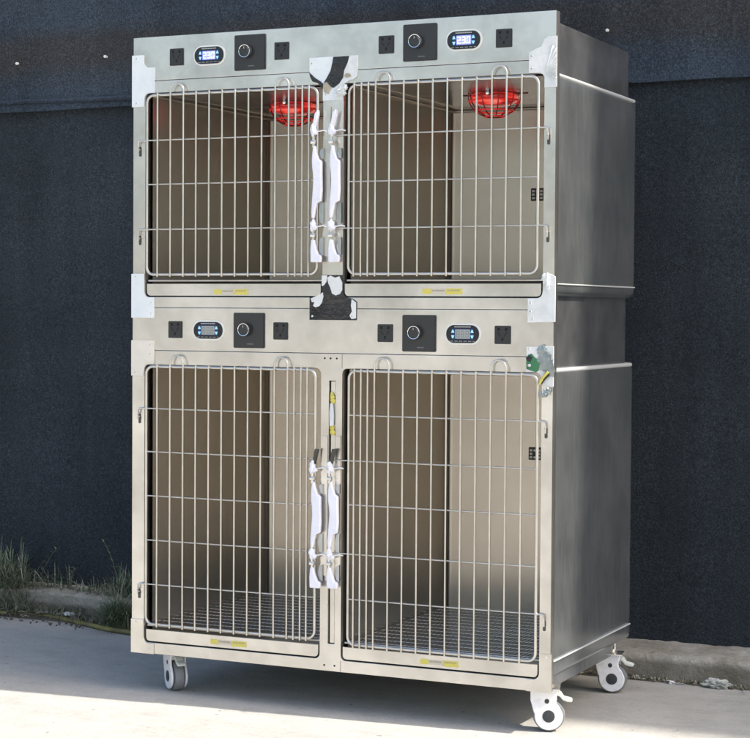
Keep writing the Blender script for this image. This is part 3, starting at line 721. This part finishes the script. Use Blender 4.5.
# upper right: wrinkled white film with pleats over the plate
tr = gusset([(1.223, 1.497), (1.191, 1.497), (1.191, 1.520)]+arc(1.1765, 1.5185, .0150, 0, 90)+[(1.150, 1.534), (1.150, 1.585), (1.165, 1.592), (1.182, 1.598), (1.190, 1.615), (1.200, 1.622), (1.223, 1.622)], 'film', [(1.158, 1.576), (1.158, 1.545)])
b = MB(); cx, cz = 1.192, 1.530; ring = []; nP = 22
for i in range(nP+1):
    a = R(-22+100*i/nP); rr = .034/max(.35, math.cos(a)) if a < R(60) else .075
    rr = min(rr, .072)
    ring.append((min(cx+rr*math.cos(a), 1.2235), -.0085 if i % 2 else -.0040, cz+rr*math.sin(a)))
inner = [(cx+.006*math.cos(R(-22+100*i/nP)), -.0050, cz+.006*math.sin(R(-22+100*i/nP))) for i in range(nP+1)]
b.add(ring+inner, [(i, i+1, nP+2+i, nP+1+i) for i in range(nP)])
q = build(b, 'film_pleats', 'film', cage, smooth=False, fix=False); q.parent = tr
br = gusset([(1.2245, 1.032), (1.2075, 1.040), (1.197, 1.020), (1.1915, .998)]+arc(1.1755, .9935, .0150, 0, -90)+[(1.152, .978), (1.152, .918), (1.2245, .920)], 'film', [(1.160, .966), (1.160, .945), (1.166, .928)])
b = MB()
for (x, z, r_) in ((1.199, 1.030, .008), (1.205, 1.010, .006)): b.blob((x, -.0055, z), r_, (1, .35, 1.6), int(x*999), .9)
q = build(b, 'film_fold', 'film', cage, angle=25); q.parent = br
lr = gusset([(1.2215, .760), (1.1925, .760), (1.1905, .775)]+arc(1.1745, .7795, .0150, 0, 90)+[(1.150, .796), (1.150, .858), (1.2215, .860)], 'film', [(1.157, .852)])
def patch(pts, m_, parent, y0=-.0044, name='film_reflection_patch', th=.0009):
    b = MB(); b.prism(pts, y0, y0+th); q = build(b, name, m_, cage, angle=25); q.parent = parent; return q
patch([(1.1505, .803), (1.163, .799), (1.176, .795), (1.183, .800), (1.186, .818), (1.182, .826), (1.172, .832), (1.164, .841), (1.155, .838), (1.150, .826)], 'film_green', lr, name='green_tape')
b = MB(); b.blob((1.158, -.0055, .829), .0075, (1, .3, 1), 2, .3); q = build(b, 'tape_bubble', 'dark_reflection_plastic', cage); q.parent = lr
b = MB(); b.blob((1.159, -.0062, .812), .0035, (1.3, .5, 1), 4, .3); q = build(b, 'film_fleck', 'paper', cage); q.parent = lr
b = MB()
for i in range(6):
    t = i/5; b.blob((1.190+.022*t, -.0040, .848-.03*(i % 3)*.5-.022*t), .0095, (1.3, .25, 1.3), i+20, .9)
q = build(b, 'crumpled_film', 'crinkle', cage, angle=20); q.parent = lr
b = MB(); b.tube([(1.190, -.011, .772), (1.200, -.014, .785), (1.211, -.012, .797)], .0034, 7)
b.tube([(1.186, -.011, .765), (1.196, -.012, .777)], .0028, 7)
q = build(b, 'cable_tie', 'yellow', cage); q.parent = lr
b = MB(); b.tube([(1.192, -.009, .768), (1.203, -.012, .781), (1.213, -.010, .790)], .0026, 7); q = build(b, 'cable_tie', 'dark_reflection_plastic', cage); q.parent = lr
b = MB()
for i in range(3): b.blob((1.196+.007*(i % 4), -.008, .742+.008*(i // 2)+.004*(i % 2)), .0065, (1, .6, 1.1), i+40, 1.0)
q = build(b, 'torn_film', ['crinkle'], cage, angle=20); q.parent = lr
# centre top plate, hourglass; its dark and bright reflections are painted patches
def px_t(zx, zy): return (.541+(zx-145)*.00039, 1.603-(zy-70)*.000355)        # drawn on the plate face
ct = gusset([(.541, 1.566), (.541, 1.603), (.681, 1.603), (.681, 1.566), (.677, 1.548), (.668, 1.541), (.652, 1.537)]+arc(.6545, 1.5205, .0145, 90, 180)+[(.6400, 1.490), (.5805, 1.490), (.5805, 1.518)]+arc(.5660, 1.5205, .0145, 0, 90)+[(.552, 1.540), (.545, 1.553)], 'film_cool', [(.549, 1.588), (.590, 1.506)], name='centre_plate')
patch([(.611, 1.602), (.657, 1.602), (.652, 1.585), (.642, 1.565), (.640, 1.548), (.628, 1.532), (.612, 1.522), (.598, 1.527), (.583, 1.535), (.592, 1.548), (.603, 1.566), (.608, 1.585)], 'dark_reflection_plastic', ct)
patch([(.6575, 1.602), (.680, 1.602), (.680, 1.570), (.676, 1.562), (.668, 1.542), (.652, 1.538), (.641, 1.530), (.638, 1.505), (.622, 1.500), (.614, 1.521), (.629, 1.5315), (.641, 1.5475), (.643, 1.564), (.653, 1.585)], 'film', ct)
patch([(.583, 1.5345), (.592, 1.5385), (.607, 1.523), (.598, 1.507), (.586, 1.512), (.582, 1.524)], 'film_tan', ct, -.0050)
patch([(.6425, 1.551), (.650, 1.546), (.664, 1.549), (.660, 1.556), (.648, 1.558)], 'film_tan', ct, -.0052)
patch([(.541, 1.566), (.547, 1.560), (.560, 1.549), (.575, 1.540), (.583, 1.533), (.5805, 1.520), (.567, 1.536), (.551, 1.541), (.544, 1.553)], 'dark_reflection_plastic', ct)
b = MB()
for i, (x, z) in enumerate(((.634, 1.515), (.640, 1.507), (.646, 1.520), (.627, 1.508))): b.blob((x, -.008, z), .009, (1, .6, .8), i+60, 1.0)
q = build(b, 'film_fold', 'film', cage, angle=20); q.parent = ct
# centre lower plate, dark reflection painted into its colour, bright ones as patches
cb = gusset([(.545, .920), (.681, .920), (.681, .968), (.668, .976), (.6545, .979)]+arc(.6555, .9935, .0145, 270, 180)+[(.6410, 1.037), (.5805, 1.037), (.5805, .995)]+arc(.5650, .9935, .0145, 0, -90)+[(.545, .979)], 'dark_reflection_plastic', [(.553, .930), (.668, .930)], name='centre_plate')
patch([(.549, .976), (.562, .981), (.576, .987), (.584, .992), (.586, .981), (.582, .966), (.574, .956), (.563, .953), (.556, .957), (.560, .966), (.552, .967)], 'film', cb)
patch([(.597, 1.030), (.606, 1.036), (.620, 1.030), (.632, 1.034), (.6405, 1.018), (.6405, .998), (.634, .988), (.622, .984), (.611, .989), (.606, 1.004), (.600, 1.016)], 'film', cb)
patch([(.581, 1.036), (.597, 1.036), (.595, 1.020), (.587, 1.010), (.581, 1.008)], 'film', cb)
patch([(.668, .975), (.6805, .966), (.6805, .925), (.668, .923), (.662, .932), (.669, .943), (.666, .958)], 'film', cb)
# joint holes where the lower middle post meets the rails
for x, z in ((.592, .015), (.622, .015), (.589, .820), (.606, .820), (.624, .820)):
    b = MB(); b.lathe([(.0025, -.0008), (.0025, .0005)], (x, 0, z), 'y', 12); build(b, 'rivet_hole', 'hole', cage)
for za, zb in ((.001, .0295), (.795, .832)):
    b = MB(); b.box(.6391, .6399, -.0004, .0004, za, zb); build(b, 'joint_seam', 'gap', cage, smooth=False)
# yellow tape scraps in the slot
for z0_ in (.712, .630):
    b = MB(); b.blob((.609, .004, z0_+.006), .0075, (.8, .5, 1.5), int(z0_*100), .9); b.blob((.612, .002, z0_-.004), .006, (1, .5, 1), 3, .9)
    build(b, 'yellow_tape', 'yellow', cage, angle=25)
b = MB(); b.prism([(.604, .643), (.615, .645), (.616, .672), (.613, .702), (.606, .704), (.603, .68)], .000, .004); build(b, 'clear_tape', 'film', cage)
# strike plates beside the latches on the lower post
for q in ((.5835, .6005, -.004, -.0006, .250, .618), (.6232, .6385, -.004, -.0006, .250, .618), (.5860, .6040, -.004, -.0006, 1.085, 1.475)):
    b = MB(); b.rbox(*q, .001); build(b, 'strike_plate', 'front', cage)

# ---- heat lamps
def lamp(x, z=1.5310):
    y = .35
    o = empty('heat_lamp', at(x, y, z)); o.parent = cage
    b = MB(); b.lathe([(.020, .0), (.060, -.002), (.065, -.008), (.064, -.015), (.057, -.024), (.040, -.031), (.016, -.0345), (.001, -.035)], (0, 0, 0), 'z', 40)
    build(b, 'lamp_glass', 'lamp', o, world=False, angle=60)
    b = MB(); b.lathe([(.072, .0), (.072, -.002), (.064, -.002), (.064, .0)], (0, 0, 0), 'z', 40)
    b.box(-.095, .095, -.003, .003, -.0035, -.001)
    build(b, 'lamp_collar', 'lampdark', o, world=False, angle=40)
    b = MB()
    for k_ in range(5):
        a = PI*k_/5+.2; pth = []
        for i in range(17):
            t = PI*i/16; pth.append((.072*math.cos(t)*math.cos(a), .072*math.cos(t)*math.sin(a), -.004-.060*math.sin(t)))
        b.mat(1); b.tube(pth, .0016, 6)
    b.mat(0)
    for rr, zz in ((.0700, -.020), (.052, -.046), (.026, -.0610)):
        b.tube([(rr*math.cos(2*PI*i/32), rr*math.sin(2*PI*i/32), zz) for i in range(32)], .0024, 6, closed=True)
    build(b, 'lamp_guard', ['lampwire', 'lampred2'], o, world=False, angle=60)
    b = MB(); b.lathe([(.0075, 0), (.0078, .006), (.005, .011), (.0005, .012)], (0, 0, 0), 'y', 16)
    for v in range(len(b.v)): b.v[v] = (b.v[v][0]+.012, -.073-b.v[v][1], b.v[v][2]-.006)
    build(b, 'lamp_screw', 'chrome', o, world=False)
lamp(.312); lamp(.921)
# ---- small sockets on the rear wall of the right-hand cells
def inner_socket(x, z):
    b = MB(); b.rbox(x-.021, x+.021, .684, .6885, z-.018, z+.018, .001); b.mat(1)
    for i in range(3):
        for j in range(3):
            if (i, j) != (1, 1): b.box(x-.017+.012*i, x-.009+.012*i, .6830, .6838, z-.0135+.010*j, z-.0075+.010*j)
    build(b, 'inner_socket', ['plastic', 'bezel'], cage, smooth=False)
inner_socket(.924, 1.2805); inner_socket(.924, .537)

# ---- casters
def caster_parts(root):
    # side plates (housing), local x = rolling direction, y = axle, wheel centre at (cx, 0, cz)
    cx, cz, wr = .006, -.0695, .0405
    out = []
    out += [(-.0400, -.002), (-.0400, -.030), (-.0370, -.040), (-.0330, -.056)]
    out += arc(cx, cz, .0355, 172, 372, 20)
    out += [(.0330, -.046), (.0255, -.037), (.0240, -.024), (.0290, -.012), (.0285, -.006), (.0230, -.002)]
    b = MB(); b.prism(out, -.0240, -.0170); b.prism(out, .0170, .0240)
    b.prism([(-.0400, -.0020), (-.0400, -.0240), (-.020, -.0275), (.018, -.0255), (.0230, -.0150), (.0230, -.0020)], -.0168, .0168)
    fk = build(b, 'fork', 'white', root, world=False, angle=40)
    mod = fk.modifiers.new('b', 'BEVEL'); mod.width = .0025; mod.segments = 3; mod.limit_method = 'ANGLE'; mod.angle_limit = R(50)
    b = MB(); b.lathe([(.030, -.0140), (.0395, -.0120), (.0405, -.007), (.0405, .007), (.0395, .0120), (.030, .0140)], (cx, 0, cz), 'y', 40)
    build(b, 'wheel', 'tyre', root, world=False, angle=40)
    b = MB(); b.lathe([(.0140, -.0252), (.0155, -.0248), (.0155, .0248), (.0140, .0252)], (cx, 0, cz), 'y', 28)
    hb = build(b, 'hub_cap', 'hub', root, world=False, angle=40)
    b = MB(); b.lathe([(.0060, -.0246), (.0060, .0246)], (.0015, 0, -.0315), 'y', 18); build(b, 'axle_bolt', 'hub', root, world=False, angle=40)
    b = MB(); b.prism([(.0250, -.0180), (.0300, -.0100), (.0360, -.0120), (.0430, -.0225), (.0620, -.0270), (.0650, -.0310), (.0630, -.0350), (.0520, -.0345), (.0400, -.0300), (.0330, -.0220)], -.0120, .0120)
    pd = build(b, 'brake_pedal', 'paleplastic', root, world=False, angle=40)
    mod = pd.modifiers.new('b', 'BEVEL'); mod.width = .002; mod.segments = 2; mod.limit_method = 'ANGLE'; mod.angle_limit = R(50)
    b = MB(); b.rbox(-.046, .034, -.034, .034, -.0018, .0005, .0008); b.lathe([(.022, -.006), (.022, -.0018)], (-.008, 0, 0), 'z', 24)
    b.lathe([(.010, .0005), (.010, .006), (.003, .006)], (-.008, 0, 0), 'z', 8)
    build(b, 'mount_plate', 'bright', root, world=False, angle=40)
def caster(x, y, rz, proto=None, dz=0):
    if proto is None:
        o = empty('caster', at(x, y, .0005)); o.parent = cage; caster_parts(o)
    else:
        o = proto.copy(); C.objects.link(o); o.parent = cage; o.location = at(x, y, .0005)
        for ch in proto.children:
            d = ch.copy(); C.objects.link(d); d.parent = o
    o.rotation_euler = (0, 0, rz); return o
c0 = caster(1.188, .062, R(18))
caster(1.186, .590, R(10), c0)
caster(.093, .075, R(-42), c0)
caster(.085, .560, R(25), c0)
# spacer bolts over the rear right caster
for dx, dy in ((-.030, -.018), (-.030, .020), (.012, -.020), (.012, .022)):
    b = MB(); b.lathe([(.0050, .0), (.0050, .031)], (1.178+dx, .590+dy, 0), 'z', 10); b.lathe([(.0080, .001), (.0080, .007)], (1.178+dx, .590+dy, 0), 'z', 6)
    build(b, 'stem_bolt', 'bright', cage, angle=40)
S.cycles.glossy_bounces = 8
